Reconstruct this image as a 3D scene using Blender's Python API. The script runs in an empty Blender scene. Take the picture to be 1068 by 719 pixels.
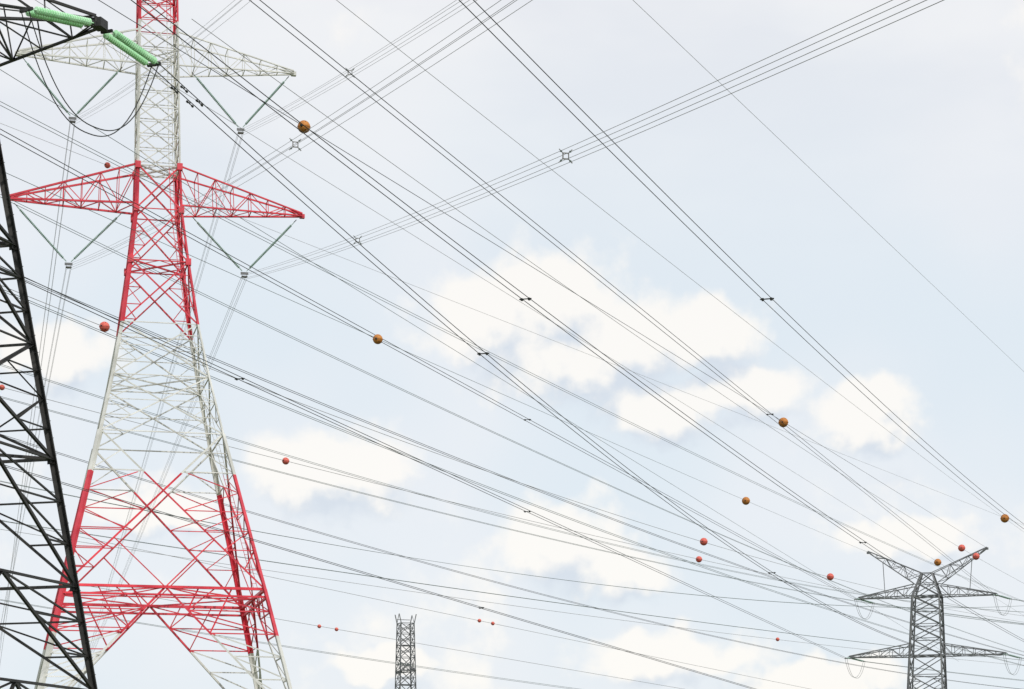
import bpy, math, random
from mathutils import Vector, Matrix
random.seed(4)
S = bpy.context.scene
S.view_settings.view_transform = 'Standard'
S.view_settings.look = 'None'
S.view_settings.exposure = 0
F = 2500.0; CX = 534.0; HY = 880.0; EYE = 1.7

# ---------------------------------------------------------------- survey helper: bearing readings + distance -> world metres
def P(px, py, Y):
    return Vector(((px-CX)*Y/F, Y, EYE+(HY-py)*Y/F))

# ---------------------------------------------------------------- materials
def mat(name, c1, c2, rough=0.6, metal=0.0, scale=0.6, bump=0.0):
    m = bpy.data.materials.new(name); m.use_nodes = True
    nt = m.node_tree; b = nt.nodes['Principled BSDF']
    tc = nt.nodes.new('ShaderNodeTexCoord')
    n = nt.nodes.new('ShaderNodeTexNoise'); n.inputs['Scale'].default_value = scale
    n.inputs['Detail'].default_value = 3; n.inputs['Roughness'].default_value = 0.65
    r = nt.nodes.new('ShaderNodeValToRGB')
    r.color_ramp.elements[0].position = 0.35; r.color_ramp.elements[0].color = (*c1, 1)
    r.color_ramp.elements[1].position = 0.65; r.color_ramp.elements[1].color = (*c2, 1)
    nt.links.new(tc.outputs['Object'], n.inputs['Vector'])
    nt.links.new(n.outputs['Fac'], r.inputs['Fac'])
    nt.links.new(r.outputs['Color'], b.inputs['Base Color'])
    b.inputs['Roughness'].default_value = rough; b.inputs['Metallic'].default_value = metal
    return m
M_RED = mat('red_tower_paint', (0.55,0.025,0.05), (0.78,0.065,0.095), 0.5, 0, 0.5)
M_WHITE = mat('white_tower_paint', (0.56,0.56,0.52), (0.76,0.76,0.72), 0.6, 0, 0.4)
M_DARK = mat('silhouette_steel_dark', (0.012,0.012,0.012), (0.04,0.038,0.035), 0.6, 0.0, 0.8)  # near-black base colour paints in the tower's silhouette against the bright sky
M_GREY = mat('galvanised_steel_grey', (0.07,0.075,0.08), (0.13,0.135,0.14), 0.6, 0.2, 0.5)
M_WIRE = mat('conductor_dark', (0.012,0.014,0.013), (0.028,0.033,0.03), 0.6, 0.0, 0.2)
M_WIREM = mat('conductor_hazed', (0.06,0.10,0.08), (0.10,0.14,0.12), 0.6, 0.0, 0.2)  # green-grey, lightened so far-run wires carry distance haze in their colour
M_WIREL = mat('conductor_aluminium', (0.2,0.2,0.195), (0.28,0.28,0.27), 0.5, 0.0, 0.2)
M_GLASS = mat('insulator_green_glass', (0.42,0.80,0.46), (0.58,0.90,0.62), 0.25, 0, 2)
M_GLASS2 = mat('insulator_grey_green', (0.26,0.4,0.36), (0.42,0.55,0.5), 0.3, 0, 2)
M_ORANGE = mat('marker_orange_weathered', (0.38,0.13,0.02), (0.58,0.23,0.045), 0.7, 0, 2)
M_BRED = mat('marker_red', (0.58,0.09,0.07), (0.75,0.17,0.13), 0.7, 0, 2)
M_CONC = mat('footing_concrete', (0.25,0.25,0.24), (0.38,0.37,0.35), 0.9, 0, 1)
M_GRASS = mat('grass_ground', (0.04,0.075,0.02), (0.10,0.12,0.045), 0.95, 0, 0.05)
M_GREYD = mat('galvanised_steel_hazed', (0.13,0.137,0.145), (0.20,0.207,0.215), 0.6, 0.0, 0.5)  # far-tower steel, base colour lightened to stand in for atmospheric haze
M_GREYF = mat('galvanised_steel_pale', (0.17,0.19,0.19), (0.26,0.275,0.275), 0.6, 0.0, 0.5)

# ---------------------------------------------------------------- mesh builder
class Mesh:
    def __init__(s): s.v=[]; s.f=[]; s.mi=[]; s.mats=[]
    def m(s, mt):
        if mt not in s.mats: s.mats.append(mt)
        return s.mats.index(mt)
    def beam(s, a, b, w, mt, ref=None):
        a=Vector(a); b=Vector(b); d=b-a
        if d.length<1e-4: return
        d.normalize()
        r = Vector(ref) if ref is not None else Vector((0,0,1))
        if abs(d.dot(r.normalized()))>0.97: r=Vector((1,0.3,0))
        u=(r-d*r.dot(d)).normalized(); v=d.cross(u)
        t=w*0.16; h=w*0.35
        prof=[(-h,-h),(w-h,-h),(w-h,t-h),(t-h,t-h),(t-h,w-h),(-h,w-h)]
        i0=len(s.v); k=s.m(mt)
        for p in (a,b):
            for x,y in prof: s.v.append(p+u*x+v*y)
        for j in range(6):
            n=(j+1)%6
            s.f.append((i0+j,i0+n,i0+6+n,i0+6+j)); s.mi.append(k)
        s.f.append(tuple(i0+j for j in range(5,-1,-1))); s.mi.append(k)
        s.f.append(tuple(i0+6+j for j in range(6))); s.mi.append(k)
    def box(s, c, ax, ay, az, mt):
        i0=len(s.v); k=s.m(mt); c=Vector(c)
        for sx in (-1,1):
            for sy in (-1,1):
                for sz in (-1,1): s.v.append(c+Vector(ax)*sx+Vector(ay)*sy+Vector(az)*sz)
        for q in ((0,1,3,2),(4,6,7,5),(0,4,5,1),(2,3,7,6),(0,2,6,4),(1,5,7,3)):
            s.f.append(tuple(i0+j for j in q)); s.mi.append(k)
    def lathe(s, a, b, prof, mt, n=10):
        a=Vector(a); b=Vector(b); d=(b-a); L=d.length; d=d/L
        r=Vector((0,0,1)) if abs(d.z)<0.9 else Vector((1,0,0))
        u=(r-d*r.dot(d)).normalized(); v=d.cross(u); i0=len(s.v); k=s.m(mt)
        for t,rad in prof:
            for j in range(n):
                an=2*math.pi*j/n
                s.v.append(a+d*(t*L)+(u*math.cos(an)+v*math.sin(an))*rad)
        for i in range(len(prof)-1):
            for j in range(n):
                q=(j+1)%n
                s.f.append((i0+i*n+j,i0+i*n+q,i0+(i+1)*n+q,i0+(i+1)*n+j)); s.mi.append(k)
    def insulator(s, a, b, rad, pitch, mt):
        L=(Vector(b)-Vector(a)).length; n=max(4,int(L*0.88/pitch)); prof=[(0,0.03),(0.06,0.03)]
        for i in range(n):
            t0=0.06+0.88*i/n; dt=0.88/n
            prof += [(t0,rad*0.35),(t0+dt*0.25,rad),(t0+dt*0.55,rad*0.92),(t0+dt*0.7,rad*0.35)]
        prof += [(0.94,0.03),(1,0.03)]
        s.lathe(a,b,prof,mt)
    def obj(s, name, parent=None):
        me=bpy.data.meshes.new(name); me.from_pydata([tuple(x) for x in s.v],[],s.f)
        for mt in s.mats: me.materials.append(mt)
        me.polygons.foreach_set('material_index', s.mi); me.update()
        o=bpy.data.objects.new(name, me); S.collection.objects.link(o)
        if parent: o.parent=parent
        return o
def empty(name):
    o=bpy.data.objects.new(name,None); S.collection.objects.link(o); return o

# ---------------------------------------------------------------- lattice pieces
BANDS=(4.8,22.6,39.3,55.3,71.8,86.8)
def rw(z):
    for lim,m in zip(BANDS,(M_RED,M_WHITE,M_RED,M_WHITE,M_RED,M_WHITE)):
        if z<lim: return m
    return M_RED
def cbeam(M,p,q,w,colf,ref=None):
    """beam whose paint changes at the colour bands"""
    if colf is not rw or abs(p.z-q.z)<.3: M.beam(p,q,w,colf((p.z+q.z)/2),ref); return
    if p.z>q.z: p,q=q,p
    cuts=[p]+[p.lerp(q,(b-p.z)/(q.z-p.z)) for b in BANDS if p.z+.15<b<q.z-.15]+[q]
    for a,b in zip(cuts[:-1],cuts[1:]): M.beam(a,b,w,colf((a.z+b.z)/2),ref)
def corners(c,e1,e2,z,a):
    return [Vector((c[0],c[1],z))+e1*(a*i)+e2*(a*j) for i,j in ((1,-1),(1,1),(-1,1),(-1,-1))]
def L(a,b,t): return a.lerp(b,t)
def panel(M, lo, hi, kind, wb, ws, colf, top=True):
    for i in range(4):
        A0,B0,A1,B1=lo[i],lo[(i+1)%4],hi[i],hi[(i+1)%4]
        def bm(p,q,w): cbeam(M,p,q,w,colf)
        if kind[0]=='X':
            wl=(B0-A0).length; wh=(B1-A1).length; t=wl/(wl+wh)
            C=L(A0,B1,t); bm(A0,C,wb);bm(C,B1,wb); bm(B0,C,wb); bm(C,A1,wb)
            if 's' in kind:
                for (X0,X1) in ((A0,A1),(B0,B1)):
                    m1=L(X0,C,0.5); m2=L(C,X1,0.5)
                    bm(m1,L(X0,X1,t*0.5),ws); bm(m1,L(X0,X1,t),ws)
                    bm(m2,L(X0,X1,t),ws); bm(m2,L(X0,X1,t+(1-t)*0.5),ws)
            if 'r' in kind:     # redundant members tying the big cross to the legs
                for (X0,X1) in ((A0,A1),(B0,B1)):
                    N=5
                    for q in range(1,N):
                        bm(L(X0,C,q/N),L(X0,X1,t*q/N),ws); bm(L(X0,C,q/N),L(X0,X1,t*(q+1)/N if q<N-1 else t),ws)
                    for q in range(1,3):
                        bm(L(X1,C,q/3),L(X1,X0,(1-t)*q/3),ws); bm(L(X1,C,q/3),L(X1,X0,(1-t)*(q+1)/3),ws)
                m=L(A0,B0,.5)
                bm(m,L(A0,C,.5),ws*1.2); bm(m,L(B0,C,.5),ws*1.2)
            if 'h' in kind: bm(L(A0,A1,t),L(B0,B1,t),ws)
        elif kind[0]=='K':      # inverted V, peak at the top strut
            T=L(A1,B1,0.5)
            for (X0,X1) in ((A0,A1),(B0,B1)):
                bm(X0,L(X0,T,.5),wb); bm(L(X0,T,.5),T,wb)
                n=int(kind[1]) if len(kind)>1 else 4
                for q in range(1,n):
                    bm(L(X0,X1,q/n),L(X0,T,q/n),ws)
                    bm(L(X0,X1,q/n),L(X0,T,(q+1)/n) ,ws)
                if n>4:
                    for q in (2,3,4): bm(L(X1,T,q/(n+0.0)),L(X0,T,(n-1)/n if q>2 else (n-2)/n),ws)
        if top and 'n' not in kind: bm(A1,B1,wb*(.8 if kind[0]=='X' else 1))
def tower_body(M,c,e1,e2,levels,colf,gus=0.0):
    for k in range(len(levels)-1):
        z0,a0,kind,wl,wb,ws,dia=levels[k]; z1,a1=levels[k+1][:2]
        lo=corners(c,e1,e2,z0,a0); hi=corners(c,e1,e2,z1,a1)
        for i in range(4):
            ctr=Vector((c[0],c[1],lo[i].z)); cbeam(M,lo[i],hi[i],wl,colf,ref=ctr-lo[i])
            if gus:
                nx=(lo[(i+1)%4]-lo[i]).normalized(); M.box(hi[i]+nx*gus*.6, nx*gus, (0,0,gus*1.1), nx.cross(Vector((0,0,1)))*0.012, colf(z1-.1))
                px_=(lo[i-1]-lo[i]).normalized(); M.box(hi[i]+px_*gus*.6, px_*gus, (0,0,gus*1.1), px_.cross(Vector((0,0,1)))*0.012, colf(z1-.1))
        panel(M,lo,hi,kind,wb,ws,colf)
        if dia:
            M.beam(hi[0],hi[2],wb,colf(z1)); M.beam(hi[1],hi[3],wb,colf(z1))
            ms=[L(hi[i],hi[(i+1)%4],.5) for i in range(4)]
            for i in range(4): M.beam(ms[i],ms[(i+1)%4],ws,colf(z1))
def arm(M,c,e1,e2,side,a_lo,a_hi,z_lo,z_hi,Lr,z_tip,n,wc,wb,mt,tw=0.25):
    C=Vector((c[0],c[1],0)); d=e1*side
    b=[C+d*a_lo+e2*(a_lo*j)+Vector((0,0,z_lo)) for j in (-1,1)]
    t=[C+d*a_hi+e2*(a_hi*j)+Vector((0,0,z_hi)) for j in (-1,1)]
    tip=[C+d*Lr+e2*(tw*j)+Vector((0,0,z_tip)) for j in (-1,1)]
    tipt=[p+Vector((0,0,0.25)) for p in tip]
    for j in (0,1):
        M.beam(b[j],tip[j],wc,mt); M.beam(t[j],tipt[j],wc,mt)
    M.beam(tip[0],tip[1],wc,mt); M.box((tip[0]+tip[1])/2, d*0.25, e2*(tw), Vector((0,0,0.2)), mt)
    for k in range(n):
        f0=k/n; f1=(k+1)/n
        B0=[L(b[j],tip[j],f0) for j in (0,1)]; B1=[L(b[j],tip[j],f1) for j in (0,1)]
        T0=[L(t[j],tipt[j],f0) for j in (0,1)]; T1=[L(t[j],tipt[j],f1) for j in (0,1)]
        for j in (0,1):
            if k%2==0: M.beam(T0[j],B1[j],wb,mt)
            else: M.beam(B0[j],T1[j],wb,mt)
            M.beam(B1[j],T1[j],wb*.8,mt)
        M.beam(B0[k%2],B1[1-k%2],wb,mt); M.beam(B1[0],B1[1],wb,mt)
        M.beam(T1[0],T1[1],wb*.8,mt)
    return (tip[0]+tip[1])/2
def footings(parent,c,e1,e2,a,w=0.9):
    M=Mesh()
    for p in corners(c,e1,e2,0.2,a): M.box(p,(w,0,0),(0,w,0),(0,0,0.45),M_CONC)
    M.obj('footings',parent)

# ================================================================ RED / WHITE SUSPENSION TOWER
th=math.radians(13)
e1=Vector((math.cos(th),math.sin(th),0)); e2=Vector((-math.sin(th),math.cos(th),0))
c=((164-CX)*250/F,250.0)
T1=empty('red_white_transmission_tower')
M=Mesh()
lv=[(0.3,15.9,'K',.5,.22,.12,0),(13.5,13.1,'K6',.46,.2,.12,0),(27.4,10.0,'Xrn',.42,.18,.1,0),
    (43.6,6.2,'Xsh',.26,.13,.08,1),(49.6,4.9,'Xsh',.26,.13,.08,0),(55.2,3.85,'Xs',.32,.15,.085,1),(61.8,2.95,'Xs',.3,.14,.08,0),(67.3,2.3,'X',.3,.16,.08,1)]
z=71.8; zs=[71.8]
while z<100.5: z+=3.02; zs.append(z)
for i,q in enumerate(zs):
    lv.append((q,2.15-0.4*(q-71.8)/30,'Xh' ,.22,.1,.07,1 if i in(3,5,9) else 0))
tower_body(M,c,e1,e2,lv,rw)
q=corners(c,e1,e2,43.6,6.2)
for i in range(4): M.beam(q[i],q[(i+1)%4],.12,M_WHITE)
# heavy ring around the waist frame
for zz,aa,w_ in ((27.4,10.0,.3),(26.6,10.2,.22)):
    q=corners(c,e1,e2,zz,aa)
    for i in range(4): M.beam(q[i],q[(i+1)%4],w_,M_RED)
q=corners(c,e1,e2,27.4,10.0); ms=[L(q[i],q[(i+1)%4],.5) for i in range(4)]
for i in range(4): M.beam(ms[i],ms[(i+1)%4],.14,M_RED)
M.beam(ms[0],ms[2],.14,M_RED)
for zz,aa in ((67.3,2.3),(71.8,2.15),(61.8,2.95)):
    for p in corners(c,e1,e2,zz,aa): M.box(p,e1*.28,e2*.28,(0,0,.34),rw(zz-.2))
# climbing ladder inside one leg face
for k in range(len(lv)-1):
    z0,a0=lv[k][:2]; z1,a1=lv[k+1][:2]
    if z0<27: continue
    p0=corners(c,e1,e2,z0,a0)[0]-e1*.7+e2*.15; p1=corners(c,e1,e2,z1,a1)[0]-e1*.7+e2*.15
    cbeam(M,p0,p1,.06,rw); cbeam(M,p0-e1*.4,p1-e1*.4,.06,rw)
    n=int((z1-z0)/.6)
    for j in range(n):
        p=L(p0,p1,j/n); M.beam(p,p-e1*.4,.04,rw(p.z))
M.obj('lattice_body',T1)
M=Mesh()
for sd in (-1,1):
    arm(M,c,e1,e2,sd,2.3,2.15,67.8,71.9,15.2,68.0,7,.19,.09,M_RED)
    arm(M,c,e1,e2,sd,1.95,1.9,82.4,85.9,14.3,83.0,7,.15,.075,M_WHITE)
    arm(M,c,e1,e2,sd,1.7,1.6,97.5,101,13,98,7,.15,.08,M_RED)
M.obj('crossarms',T1)
M=Mesh(); vp={}
for lvl,zt in (('lo',67.6),('up',82.7),('top',97.7)):
    for sd in (-1,1):
        C=Vector((c[0],c[1],0))
        tip=C+e1*sd*(14.6 if lvl!='top' else 12.6)+Vector((0,0,zt)); 
        if lvl=='up': tip=C+e1*sd*13.8+Vector((0,0,zt))
        inn=C+e1*sd*3.6+Vector((0,0,zt-.3)); bot=(tip+inn)/2+Vector((0,0,-5.8)); 
        vp[(lvl,sd)]=bot+Vector((0,0,-.35))
        for a_ in (tip,inn):
            d=(bot-a_).normalized()
            for j in (-.13,.13): M.insulator(a_+d*.4+e2*j,bot-d*.35+e2*j,.12,.17,M_GLASS2)
            M.beam(a_,a_+d*.45,.08,M_GREY)
        M.box(bot,e1*.4,e2*.05,(0,0,.13),M_GREYD); M.box(bot+Vector((0,0,-.35)),e1*.3,e2*.3,(0,0,.05),M_GREYD)
M.obj('insulators',T1)
footings(T1,c,e1,e2,15.95)

# ================================================================ DARK TENSION TOWERS (same family)
g1=Vector((.956,-.294,0)).normalized(); g2=Vector((.294,.956,0)).normalized()
def dark(z): return M_DARK
TN=empty('steel_transmission_tower')
cn=(-29.8,110.0)
M=Mesh()
def an(z): return 4.5+(34.2-z)*.131
zl=[0.3,9.0,14.0,20.0,25.4,30.0,34.0,38.0,41.2,43.6,46.0,49.0]
kinds=['K','K3','K3','Xs','K3','X','Xs','Xs','X','X','X','X']
nl=[(zz,an(zz) if zz<46 else an(46)-.25*(zz-46),kinds[i],.30,.14,.085,1 if zz in(14.0,25.4,34.0,43.6) else 0) for i,zz in enumerate(zl)]
tower_body(M,cn,g1,g2,nl,dark,gus=.2)
for sd in(-1,1):
    arm(M,cn,g1,g2,sd,an(38),an(41.2),38,41.2,12.0,38.1,4,.15,.08,M_DARK,.35)
    arm(M,cn,g1,g2,sd,an(46),2.3,46,49,12.0,46.1,5,.17,.1,M_DARK,.35)
    arm(M,cn,g1,g2,sd,2.6,2.2,48,49,9.0,54.5,5,.16,.1,M_DARK,.2)
for zz in range(0,90):
    z_=3+zz*.4
    p=corners(cn,g1,g2,z_,an(z_))[1]; M.beam(p,p+g1*.22*(1 if zz%2 else 0)+g2*.22*(0 if zz%2 else 1),.03,M_DARK)
M.obj('lattice_body',TN)
footings(TN,cn,g1,g2,an(0))
M=Mesh()
def tension(M,tip,dirs,Ls,rad,pitch,mt,sep):
    ends=[]
    for d in dirs:
        d=Vector(d).normalized(); sdv=d.cross(Vector((0,0,1))).normalized()
        M.beam(tip,tip+d*.6,.12,M_GREY)
        M.box(tip+d*.6,d*.05,sdv*(sep*.6),(0,0,.06),M_DARK)
        for j in (-.5,.5): M.insulator(tip+d*.65+sdv*sep*j,tip+d*Ls+sdv*sep*j,rad,pitch,mt)
        M.box(tip+d*(Ls+.05),d*.06,sdv*(sep*.7),(0,0,.07),M_DARK)
        ends.append(tip+d*(Ls+.15))
    return ends
Cn=Vector((cn[0],cn[1],0))
near={}
for lvl,zt in (('lo',38.0),('up',46.0)):
    for sd in(-1,1):
        tip=Cn+g1*sd*12+Vector((0,0,zt))
        fw=(g2+Vector((0,0,-.28)))
        if lvl=='lo' and sd==1: fw=P(160,67,110.6)-tip
        bk=Vector((-.42,-.72,-.42)) if lvl=='up' else (P(38,13,103.2)-tip)
        if sd==-1: bk=Vector((-.5,-.7,-.3))
        near[(lvl,sd)]=(tip,*tension(M,tip,(fw,bk),4.3 if not(lvl=='lo' and sd==1) else max(3.6,(P(160,67,110.6)-tip).length),.17,.15,M_GLASS,.5))
M.obj('insulators',TN)

def rtower(name,cx,Y):
    T=empty(name); M=Mesh(); cc=(cx,Y)
    zz=[0.3,8,15,21,26,30,33.6,37.3,40.5,43.2,46,48.6,51,53]
    def ar(z): return 2.5+max(0,48.6-z)*.04+(max(0,30-z)*.09)
    kk=['K','K','Xs','Xs','Xs','Xs','X','X','X','X','X','X','X','X']
    lv=[(q,ar(q) if q<=48.6 else 2.5-(q-48.6)*.35,kk[i],.32,.18,.11,1 if q in(26,33.6,46) else 0) for i,q in enumerate(zz)]
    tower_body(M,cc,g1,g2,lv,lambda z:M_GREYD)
    for sd in(-1,1):
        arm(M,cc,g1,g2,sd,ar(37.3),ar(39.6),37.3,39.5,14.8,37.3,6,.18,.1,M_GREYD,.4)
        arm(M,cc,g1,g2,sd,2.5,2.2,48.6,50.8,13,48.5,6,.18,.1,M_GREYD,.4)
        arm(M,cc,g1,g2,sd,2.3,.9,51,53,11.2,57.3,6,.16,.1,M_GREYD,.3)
        Cc=Vector((cc[0],cc[1],0))
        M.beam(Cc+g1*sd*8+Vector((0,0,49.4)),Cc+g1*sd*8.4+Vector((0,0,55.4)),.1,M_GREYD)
    M.obj('lattice_body',T); footings(T,cc,g1,g2,ar(0))
    return T,cc
TR,cr=rtower('steel_transmission_tower',(967-CX)*455/F,455.0)
M=Mesh(); Cr=Vector((cr[0],cr[1],0)); far={}
for lvl,zt,Lr in (('lo',37.3,14.8),('up',48.5,13.0)):
    for sd in(-1,1):
        tip=Cr+g1*sd*Lr+Vector((0,0,zt))
        far[(lvl,sd)]=(tip,*tension(M,tip,(-g2+Vector((0,0,-.1)),Vector((.75,.6,-.12))),4.0,.13,.2,M_GLASS2,.4))
M.obj('insulators',TR)

# slim far tower
TM=empty('steel_transmission_tower'); M=Mesh(); cm=((423-CX)*700/F,700.0)
h1=Vector((math.cos(.35),math.sin(.35),0)); h2=Vector((-math.sin(.35),math.cos(.35),0))
zz=[0.3,10,19,27,33,38.5,43.5,48,52,56,59.5,63,66]
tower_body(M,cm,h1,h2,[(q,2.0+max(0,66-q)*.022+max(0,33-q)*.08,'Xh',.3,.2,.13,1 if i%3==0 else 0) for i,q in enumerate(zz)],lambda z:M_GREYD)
q=corners(cm,h1,h2,66,2.0)
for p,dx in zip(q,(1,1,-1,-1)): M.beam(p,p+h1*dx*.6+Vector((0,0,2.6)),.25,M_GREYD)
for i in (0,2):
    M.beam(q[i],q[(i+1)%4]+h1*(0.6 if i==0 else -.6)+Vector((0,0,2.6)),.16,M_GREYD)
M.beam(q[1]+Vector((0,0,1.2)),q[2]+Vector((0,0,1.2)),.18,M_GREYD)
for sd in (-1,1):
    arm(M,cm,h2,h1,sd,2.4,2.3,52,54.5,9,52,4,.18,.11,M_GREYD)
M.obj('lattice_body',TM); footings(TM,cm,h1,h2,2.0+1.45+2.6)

# ================================================================ CONDUCTORS
def fit(A,Mid,B):
    """straight plan line A-B, parabola sag so that the span passes bearing Mid."""
    A=Vector(A);B=Vector(B); k=(Mid[0]-CX)/F
    t=(k*A.y-A.x)/((B.x-A.x)-k*(B.y-A.y))
    Y=A.y+(B.y-A.y)*t
    zd=EYE+(HY-Mid[1])*Y/F
    s=(A.z+(B.z-A.z)*t-zd)/(4*t*(1-t))
    s=max(s,0.0)
    def f(u):
        p=A.lerp(B,u); p.z-=4*s*u*(1-u); return p
    def at(px):
        k=(px-CX)/F; return f((k*A.y-A.x)/((B.x-A.x)-k*(B.y-A.y)))
    return f,at,A,B
def line(A,Mid,B,n=2,sep=.5,r=.03,mt=None,spac=(),name='power_line',damp=()):
    mt=mt or M_WIRE
    f,at,A,B=fit(A,Mid,B)
    par=empty(name)
    side=(B-A).cross(Vector((0,0,1))).normalized(); up=Vector((0,0,1))
    offs={1:[Vector((0,0,0))],2:[side*sep/2,-side*sep/2],4:[side*i*sep/2+up*j*sep/2 for i in(-1,1) for j in(-1,1)]}[n]
    cu=bpy.data.curves.new('conductors','CURVE'); cu.dimensions='3D'; cu.bevel_depth=r; cu.bevel_resolution=0
    N=90
    for o in offs:
        sp=cu.splines.new('POLY'); sp.points.add(N)
        ph=random.uniform(-.09,.09)
        for i in range(N+1):
            u=(i/N)**1.3 if A.y<B.y else 1-(1-i/N)**1.3
            p=f(u)+o+up*ph*4*u*(1-u); sp.points[i].co=(*p,1)
    ob=bpy.data.objects.new('conductors',cu); cu.materials.append(mt); S.collection.objects.link(ob); ob.parent=par
    M=Mesh()
    for px in spac:
        p=at(px); d=(at(px+3)-p).normalized()
        if n==4:
            h=sep/2
            for i in(-1,1):
                for j in(-1,1):
                    cpt=p+side*i*h+up*j*h
                    M.box(cpt,side*.04,up*.04,d*.05,M_WIREM)
                    M.beam(cpt+side*i*.1+up*j*.1,p+side*i*h*.45+up*j*h*.45,.045,M_WIREL)
            q=[p+side*i*h*.62+up*j*h*.62 for i,j in((-1,-1),(1,-1),(1,1),(-1,1))]
            for i in range(4): M.beam(q[i],q[(i+1)%4],.055,M_WIREL)
        else:
            M.box(p,side*(sep*.62),up*.03,d*.03,M_WIRE)
            for i in(-1,1):
                M.box(p+side*i*sep/2-up*.02,side*.06,up*.075,d*.09,M_WIRE)
                M.box(p+side*i*sep*.62,side*.1,up*.035,d*.035,M_WIRE)
    for px in damp:
        for o in offs:
            p=at(px)+o; d=(at(px+3)-at(px)).normalized(); q=p-up*.12
            M.box(q+up*.05,side*.02,up*.07,d*.03,M_WIRE); M.box(q,side*.015,up*.015,d*.3,M_WIRE)
            for i in(-1,1): M.lathe(q+d*i*.18,q+d*i*.34,[(0,.01),(.1,.05),(.9,.06),(1,.01)],M_WIRE,8)
    if M.v: M.obj('spacers_and_dampers',par)
    return at
def ball(at,px,r,mt):
    p=at(px)
    bpy.ops.mesh.primitive_uv_sphere_add(segments=32,ring_count=20,radius=r,location=p)
    o=bpy.context.object; o.name='aerial_marker_ball'; o.data.name='marker_ball'
    for q in o.data.polygons: q.use_smooth=True
    d=(at(px+3)-p).normalized()
    o.data.materials.append(mt)
    M=Mesh()
    M.lathe(Vector((0,0,-.03)),Vector((0,0,.03)),[(0,r*.98),(0,r*1.05),(1,r*1.05),(1,r*.98)],mt,32)
    for s_ in(-1,1):
        M.lathe(d*s_*r*.93,d*s_*(r*1.2),[(0,.09),(.6,.08),(1,.03)],M_WIRE,10)
        for k in range(4):
            an_=k*math.pi/2+.4; v=Vector((math.cos(an_)*.75,math.sin(an_)*.75,s_*.62)).normalized()
            M.lathe(v*r*.97,v*r*1.03,[(0,r*.09),(1,r*.08),(1,.001)],M_WIRE,8)
    M.obj('clamps_and_flange',o)
    return o

Wd=.03
line(near[('up',1)][1],(548,215),far[('up',1)][1],2,.5,Wd,M_WIRE,(803,),damp=())
line(near[('up',-1)][1],(550,424),far[('up',-1)][1],2,.5,Wd,M_WIRE,(550,))
line(near[('lo',1)][1],(504,369),far[('lo',1)][1],2,.5,Wd,M_WIRE,(504,805),damp=(187,203))
line(near[('lo',-1)][1],(250,387),far[('lo',-1)][1],2,.5,Wd,M_WIRE,(250,550))
def jumper(par,a,b,sag,r,mt,sep=.4,dx=Vector((0,0,0))):
    cu=bpy.data.curves.new('jumper','CURVE'); cu.dimensions='3D'; cu.bevel_depth=r; cu.bevel_resolution=1
    sd=Vector((b-a)).cross(Vector((0,0,1))).normalized()
    for j in(-.5,.5):
        sp=cu.splines.new('POLY'); sp.points.add(30)
        for i in range(31):
            u=i/30; p=a.lerp(b,u)+sd*sep*j+dx*4*u*(1-u); p.z-=sag*(1-abs(2*u-1)**2.4)*(1+.05*j); sp.points[i].co=(*p,1)
    o=bpy.data.objects.new('jumper',cu); cu.materials.append(mt); S.collection.objects.link(o); o.parent=par
for k,v in near.items(): jumper(TN,v[1],v[2],4.1 if k==('lo',1) else 3.5,.026,M_WIRE)
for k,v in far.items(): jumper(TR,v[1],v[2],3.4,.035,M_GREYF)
for k,v in near.items():
    t0=v[2]
    par=empty('power_line')
    cu=bpy.data.curves.new('conductors','CURVE'); cu.dimensions='3D'; cu.bevel_depth=Wd
    e=t0+Vector((-110,-60,6))
    for j in(-.25,.25):
        sp=cu.splines.new('POLY'); sp.points.add(30)
        for i in range(31):
            u=i/30; p=t0.lerp(e,u); p.z-=14*u*(1-u); p.y+=j; sp.points[i].co=(*p,1)
    o=bpy.data.objects.new('conductors',cu); cu.materials.append(M_WIRE); S.collection.objects.link(o); o.parent=par
for k,v in far.items():
    b=v[2]+Vector((150,90,-4)); cmid=v[2].lerp(b,.3); pm=(CX+cmid.x/cmid.y*F, HY-(cmid.z-1.5-EYE)/cmid.y*F)
    line(v[2],pm,b,2,.5,.032,M_WIREM)

line(P(-100,-190,90),(548,312),P(1200,722,520),2,.5,Wd,M_WIRE,(548,900))
line(P(300,-190,75),(800,312),P(1200,620,430),2,.5,.026,M_WIRE,(800,))
line(P(560,-95,80),(860,190),P(1250,560,400),1,r=.012,mt=M_WIREL)
a4=line(P(300,-40,90),(700,275),P(1150,612,420),1,r=.014,mt=M_WIREL)
g1t=line(P(-200,88,110),(394,354),Cr-g1*11.2+Vector((0,0,57.4)),1,r=.018,mt=M_WIREM,name='ground_wire')
g2t=line(P(-60,-100,106),(317,132),Cr+g1*11.2+Vector((0,0,57.4)),1,r=.024,mt=M_WIRE,name='ground_wire')
G3=line(P(-60,-60,130),(600,340),P(1200,725,600),1,r=.018,mt=M_WIREL,name='ground_wire')
R1=line(P(-200,215,200),(109,341),P(1200,652,600),1,r=.03,mt=M_WIREL,name='ground_wire')
R2=line(P(-200,350,250),(298,481),P(1200,668,600),1,r=.03,mt=M_WIREL,name='ground_wire')
R3=line(P(-200,560,400),(342,655),P(1200,800,800),1,r=.04,mt=M_WIREL,name='ground_wire')
R4=line(P(-200,500,400),(507,649),P(1200,790,800),1,r=.04,mt=M_WIREL,name='ground_wire')
R5=line(P(-200,520,400),(811,667),P(1200,705,800),1,r=.04,mt=M_WIREL,name='ground_wire')
R6=line(P(-200,50,220),(112,170),P(1200,600,600),1,r=.02,mt=M_WIREL,name='ground_wire')
T_1=line(P(200,20,150),(700,375),P(1200,665,700),1,r=.025,mt=M_WIREL,name='ground_wire')
ball(g2t,317,.38,M_ORANGE); ball(g2t,817,.56,M_ORANGE); ball(G3,978,.55,M_ORANGE)
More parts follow.
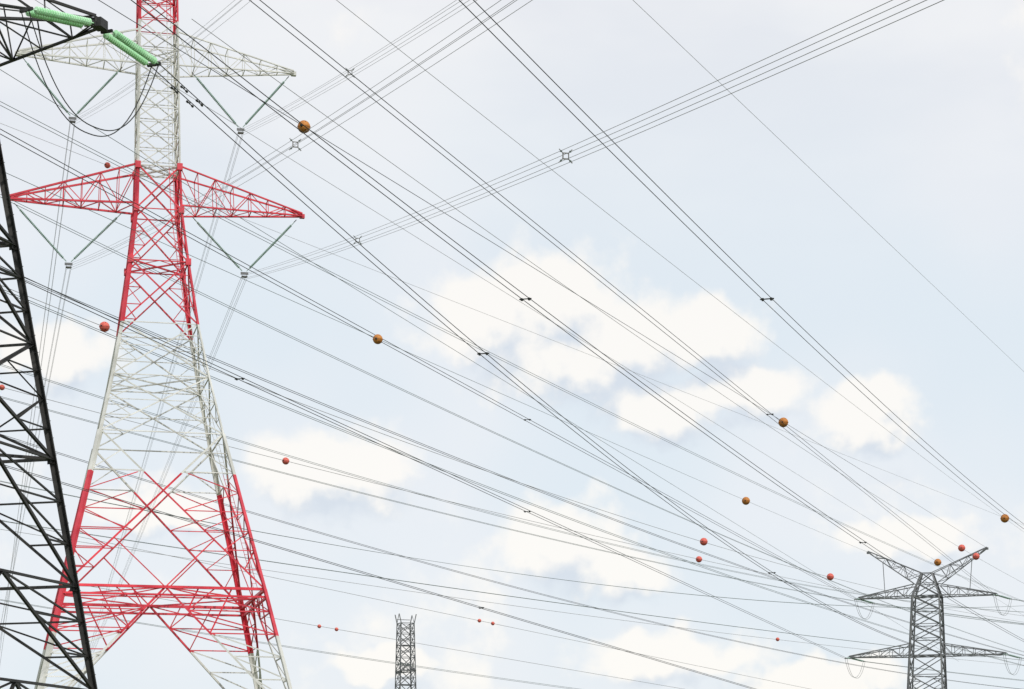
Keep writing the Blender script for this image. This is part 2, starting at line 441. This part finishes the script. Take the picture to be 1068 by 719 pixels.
ball(g1t,394,.38,M_ORANGE); ball(g1t,778,.56,M_ORANGE); ball(a4,1048,.52,M_ORANGE)
ball(R1,109,.5,M_BRED); ball(R1,734,.58,M_BRED); ball(R1,866,.6,M_BRED); ball(R2,2,.33,M_BRED)
ball(R2,298,.47,M_BRED); ball(R2,729,.54,M_BRED)
ball(R3,333,.4,M_BRED); ball(R3,351,.4,M_BRED); ball(R4,500,.42,M_BRED); ball(R4,514,.42,M_BRED); ball(R5,811,.5,M_BRED)
ball(R6,112,.32,M_BRED); ball(T_1,1003,.6,M_BRED); ball(T_1,1018,.62,M_BRED)

for (a,m,b,mt,sp,n,r) in [
  ((-150,215,220),(400,448),(1100,692,560),M_WIRE,(),2,.034),
  ((-150,238,230),(400,466),(1100,702,570),M_WIREM,(),2,.034),
  ((-150,330,260),(400,505),(1100,640,600),M_WIREM,(),2,.028),
  ((-150,372,260),(500,545),(1100,655,620),M_WIREM,(),2,.028),
  ((-150,440,200),(502,632),(1100,812,420),M_WIRE,(502,),2,.03),
  ((-150,405,240),(400,575),(1100,722,560),M_WIRE,(),2,.028),
  ((-150,520,300),(400,603),(1100,692,640),M_WIREM,(),2,.028),
  ((-150,600,300),(400,690),(1100,770,640),M_WIREM,(),2,.028),
  ((-150,470,280),(300,560),(1100,630,620),M_WIREM,(),2,.028),
  ((-150,30,140),(300,262),(1100,640,500),M_WIREM,(),2,.022),
  ((-150,-20,130),(345,270),(1000,690,520),M_WIREM,(),1,.022),
  ((-150,130,170),(300,350),(1100,690,540),M_WIREM,(),2,.024),
  ]:
    line(P(*a),m,P(*b),n,.45,r,mt,sp)

Wq=.013
line(vp[('lo',1)],(590,163),P(1100,-65,62),4,.45,Wq,M_WIREL,(373,590))
line(vp[('lo',-1)],(308,151),P(900,-250,60),4,.45,Wq,M_WIREL,(308,))
line(vp[('up',1)],(365,76),P(800,-210,75),4,.45,Wq,M_WIREL,(365,))
line(vp[('up',-1)],(165,70),P(700,-420,75),4,.45,Wq,M_WIREL,())
for k,dst,md in ((('lo',1),(60,770,700),(180,415)),(('lo',-1),(-20,770,700),(20,390)),(('up',1),(70,760,700),(185,230)),(('up',-1),(-10,760,700),(30,215))):
    line(vp[k],md,P(*dst),4,.45,.017,M_WIREL,())

# ================================================================ GROUND
M=Mesh()
N=40; R=9000
for y in range(N+1):
    for x in range(N+1): M.v.append(Vector((-R+2*R*x/N,-R+2*R*y/N,0)))
k=M.m(M_GRASS)
for y in range(N):
    for x in range(N):
        a_=y*(N+1)+x; M.f.append((a_,a_+1,a_+N+2,a_+N+1)); M.mi.append(k)
M.obj('ground')

# ================================================================ SKY
W=bpy.data.worlds.new("World"); S.world=W; W.use_nodes=True
try:
    W.cycles.sampling_method='MANUAL'; W.cycles.sample_map_resolution=256
except Exception as e: print(e)
nt=W.node_tree; nt.nodes.clear()
def nn(t,tree=None,**kw):
    n=(tree or nt).nodes.new(t)
    for a,b in kw.items(): setattr(n,a,b)
    return n
G=bpy.data.node_groups.new('cloud_density','ShaderNodeTree')
G.interface.new_socket('P',in_out='INPUT',socket_type='NodeSocketVector')
G.interface.new_socket('D',in_out='OUTPUT',socket_type='NodeSocketFloat')
gi=nn('NodeGroupInput',G); go=nn('NodeGroupOutput',G); lk=G.links.new
def vm(op,a,b,tree=G):
    n=nn('ShaderNodeVectorMath',tree,operation=op)
    for i,x in enumerate((a,b)):
        if x is None: continue
        if isinstance(x,(tuple,list)): n.inputs[i].default_value=x
        else: tree.links.new(x,n.inputs[i])
    return n
def mt_(op,a,b=None,tree=G,clamp=False):
    n=nn('ShaderNodeMath',tree,operation=op); n.use_clamp=clamp
    for i,x in enumerate((a,b)):
        if x is None: continue
        if isinstance(x,(int,float)): n.inputs[i].default_value=x
        else: tree.links.new(x,n.inputs[i])
    return n.outputs[0]
def noise(v,scale,detail,rough,tree=G):
    n=nn('ShaderNodeTexNoise',tree); n.noise_dimensions='2D'; n.inputs['Scale'].default_value=scale; n.inputs['Detail'].default_value=detail; n.inputs['Roughness'].default_value=rough
    tree.links.new(v,n.inputs['Vector']); return n
w=noise(gi.outputs[0],4.5,3,.5)
w1=vm('SUBTRACT',w.outputs['Color'],(.5,.5,.5)); w2=vm('MULTIPLY',w1.outputs[0],(.22,.22,0)); pw=vm('ADD',gi.outputs[0],w2.outputs[0])
blobs=[(575,322,95,72),(505,335,78,60),(650,358,100,66),(730,350,70,46),(600,380,110,50),(345,490,100,56),(590,568,85,54),(640,598,75,36),
       (770,412,80,40),(690,425,95,42),(905,438,65,42),(700,688,120,32),(400,695,80,24),(950,560,95,28),(170,530,80,32),(60,370,70,40),(850,710,110,26)]
cur=None
for (x,y,rx,ry) in blobs:
    u=math.atan((x-CX)/F); v=math.atan((HY-y)/F*math.cos(u))
    s1=vm('SUBTRACT',pw.outputs[0],(u*10,v*10,0)); s2=vm('DIVIDE',s1.outputs[0],(rx/250,ry/250,1)); s3=vm('LENGTH',s2.outputs[0],None)
    d=mt_('SUBTRACT',1.0,s3.outputs['Value'])
    if cur is None: cur=d
    else:
        n_=nn('ShaderNodeMath',G,operation='SMOOTH_MAX'); n_.inputs[2].default_value=.18
        G.links.new(d,n_.inputs[0]); G.links.new(cur,n_.inputs[1]); cur=n_.outputs[0]
gen=noise(gi.outputs[0],.55,2,.5)
gd=mt_('MULTIPLY',mt_('SUBTRACT',gen.outputs['Fac'],.66),3.0)
cur=mt_('MAXIMUM',cur,gd)
fb=noise(gi.outputs[0],5.0,7,.55)
fin=mt_('ADD',mt_('MAXIMUM',cur,-.8),mt_('MULTIPLY',mt_('SUBTRACT',fb.outputs['Fac'],.5),1.0))
lk(fin,go.inputs[0])

tc=nn('ShaderNodeTexCoord'); sep=nn('ShaderNodeSeparateXYZ'); nt.links.new(tc.outputs['Generated'],sep.inputs[0])
az=mt_('ARCTAN2',sep.outputs[0],sep.outputs[1],nt); el=mt_('ARCSINE',sep.outputs[2],None,nt)
cb=nn('ShaderNodeCombineXYZ'); nt.links.new(mt_('MULTIPLY',az,10,nt),cb.inputs[0]); nt.links.new(mt_('MULTIPLY',el,10,nt),cb.inputs[1])
def dens(off):
    v=vm('ADD',cb.outputs[0],off,nt); g=nn('ShaderNodeGroup'); g.node_tree=G; nt.links.new(v.outputs[0],g.inputs[0]); return g.outputs[0]
d0=dens((0,0,0)); d1=dens((-.04,.13,0))
def mr(v,a,b,c_,d_,sm=True):
    n=nn('ShaderNodeMapRange'); n.interpolation_type='SMOOTHSTEP' if sm else 'LINEAR'
    for i,x in enumerate((a,b,c_,d_)): n.inputs[i+1].default_value=x
    nt.links.new(v,n.inputs[0]); return n.outputs[0]
alpha=mr(d0,-.12,.42,0,1)
lit=mr(mt_('SUBTRACT',d0,d1,nt),-.55,.12,0,1)
def mix(f,a,b):
    n=nn('ShaderNodeMix',data_type='RGBA')
    if isinstance(f,float): n.inputs[0].default_value=f
    else: nt.links.new(f,n.inputs[0])
    for i,x in ((6,a),(7,b)):
        if isinstance(x,tuple): n.inputs[i].default_value=(*x,1)
        else: nt.links.new(x,n.inputs[i])
    return n.outputs[2]
ccol=mix(lit,(.70,.76,.84),(1.03,.995,.945))
big=noise(cb.outputs[0],.6,3,.5,nt)
veil=mr(big.outputs['Fac'],.35,.65,0,1)
bg=mix(veil,(.775,.85,.915),(.85,.885,.93))
hi=mr(el,.2,.36,0,1)
fine=noise(vm('MULTIPLY',cb.outputs[0],(.6,1.6,1),nt).outputs[0],1.0,4,.5,nt)
top=mix(mr(fine.outputs['Fac'],.35,.7,0,1),(.825,.845,.89),(.92,.925,.94))
bg=mix(hi,bg,top)
cloud=mix(mt_('MULTIPLY',alpha,.92,nt),bg,ccol)
hz=mr(el,-.05,.03,0,1); cloud=mix(hz,(.5,.52,.5),cloud)
sky=nn('ShaderNodeTexSky'); sky.sky_type='NISHITA'; sky.sun_disc=False
sky.sun_elevation=math.radians(48); sky.sun_rotation=math.radians(150)
b1=nn('ShaderNodeBackground'); b1.inputs[1].default_value=.12; nt.links.new(sky.outputs[0],b1.inputs[0])
b2=nn('ShaderNodeBackground'); b2.inputs[1].default_value=1.0; nt.links.new(cloud,b2.inputs[0])
ms=nn('ShaderNodeMixShader'); ms.inputs[0].default_value=.94
nt.links.new(b1.outputs[0],ms.inputs[1]); nt.links.new(b2.outputs[0],ms.inputs[2])
ow=nn('ShaderNodeOutputWorld'); nt.links.new(ms.outputs[0],ow.inputs[0])

# sun (behind the viewer, right, high)
sl=bpy.data.lights.new('sun','SUN'); sl.energy=2.2; sl.angle=math.radians(.5); sl.color=(1,.95,.88)
so=bpy.data.objects.new('sun',sl); S.collection.objects.link(so)
el_=math.radians(48); az_=math.radians(150)
sd=Vector((math.sin(az_)*math.cos(el_),math.cos(az_)*math.cos(el_),math.sin(el_)))
so.rotation_euler=sd.to_track_quat('Z','Y').to_euler()

# camera
cd=bpy.data.cameras.new('camera'); co=bpy.data.objects.new('camera',cd); S.collection.objects.link(co)
co.location=(0,0,EYE); co.rotation_euler=(math.radians(90),0,0)
cd.sensor_width=36; cd.lens=36*F/1068; cd.shift_y=(HY-359.5)/1068; cd.clip_end=30000; cd.clip_start=.1
S.camera=co
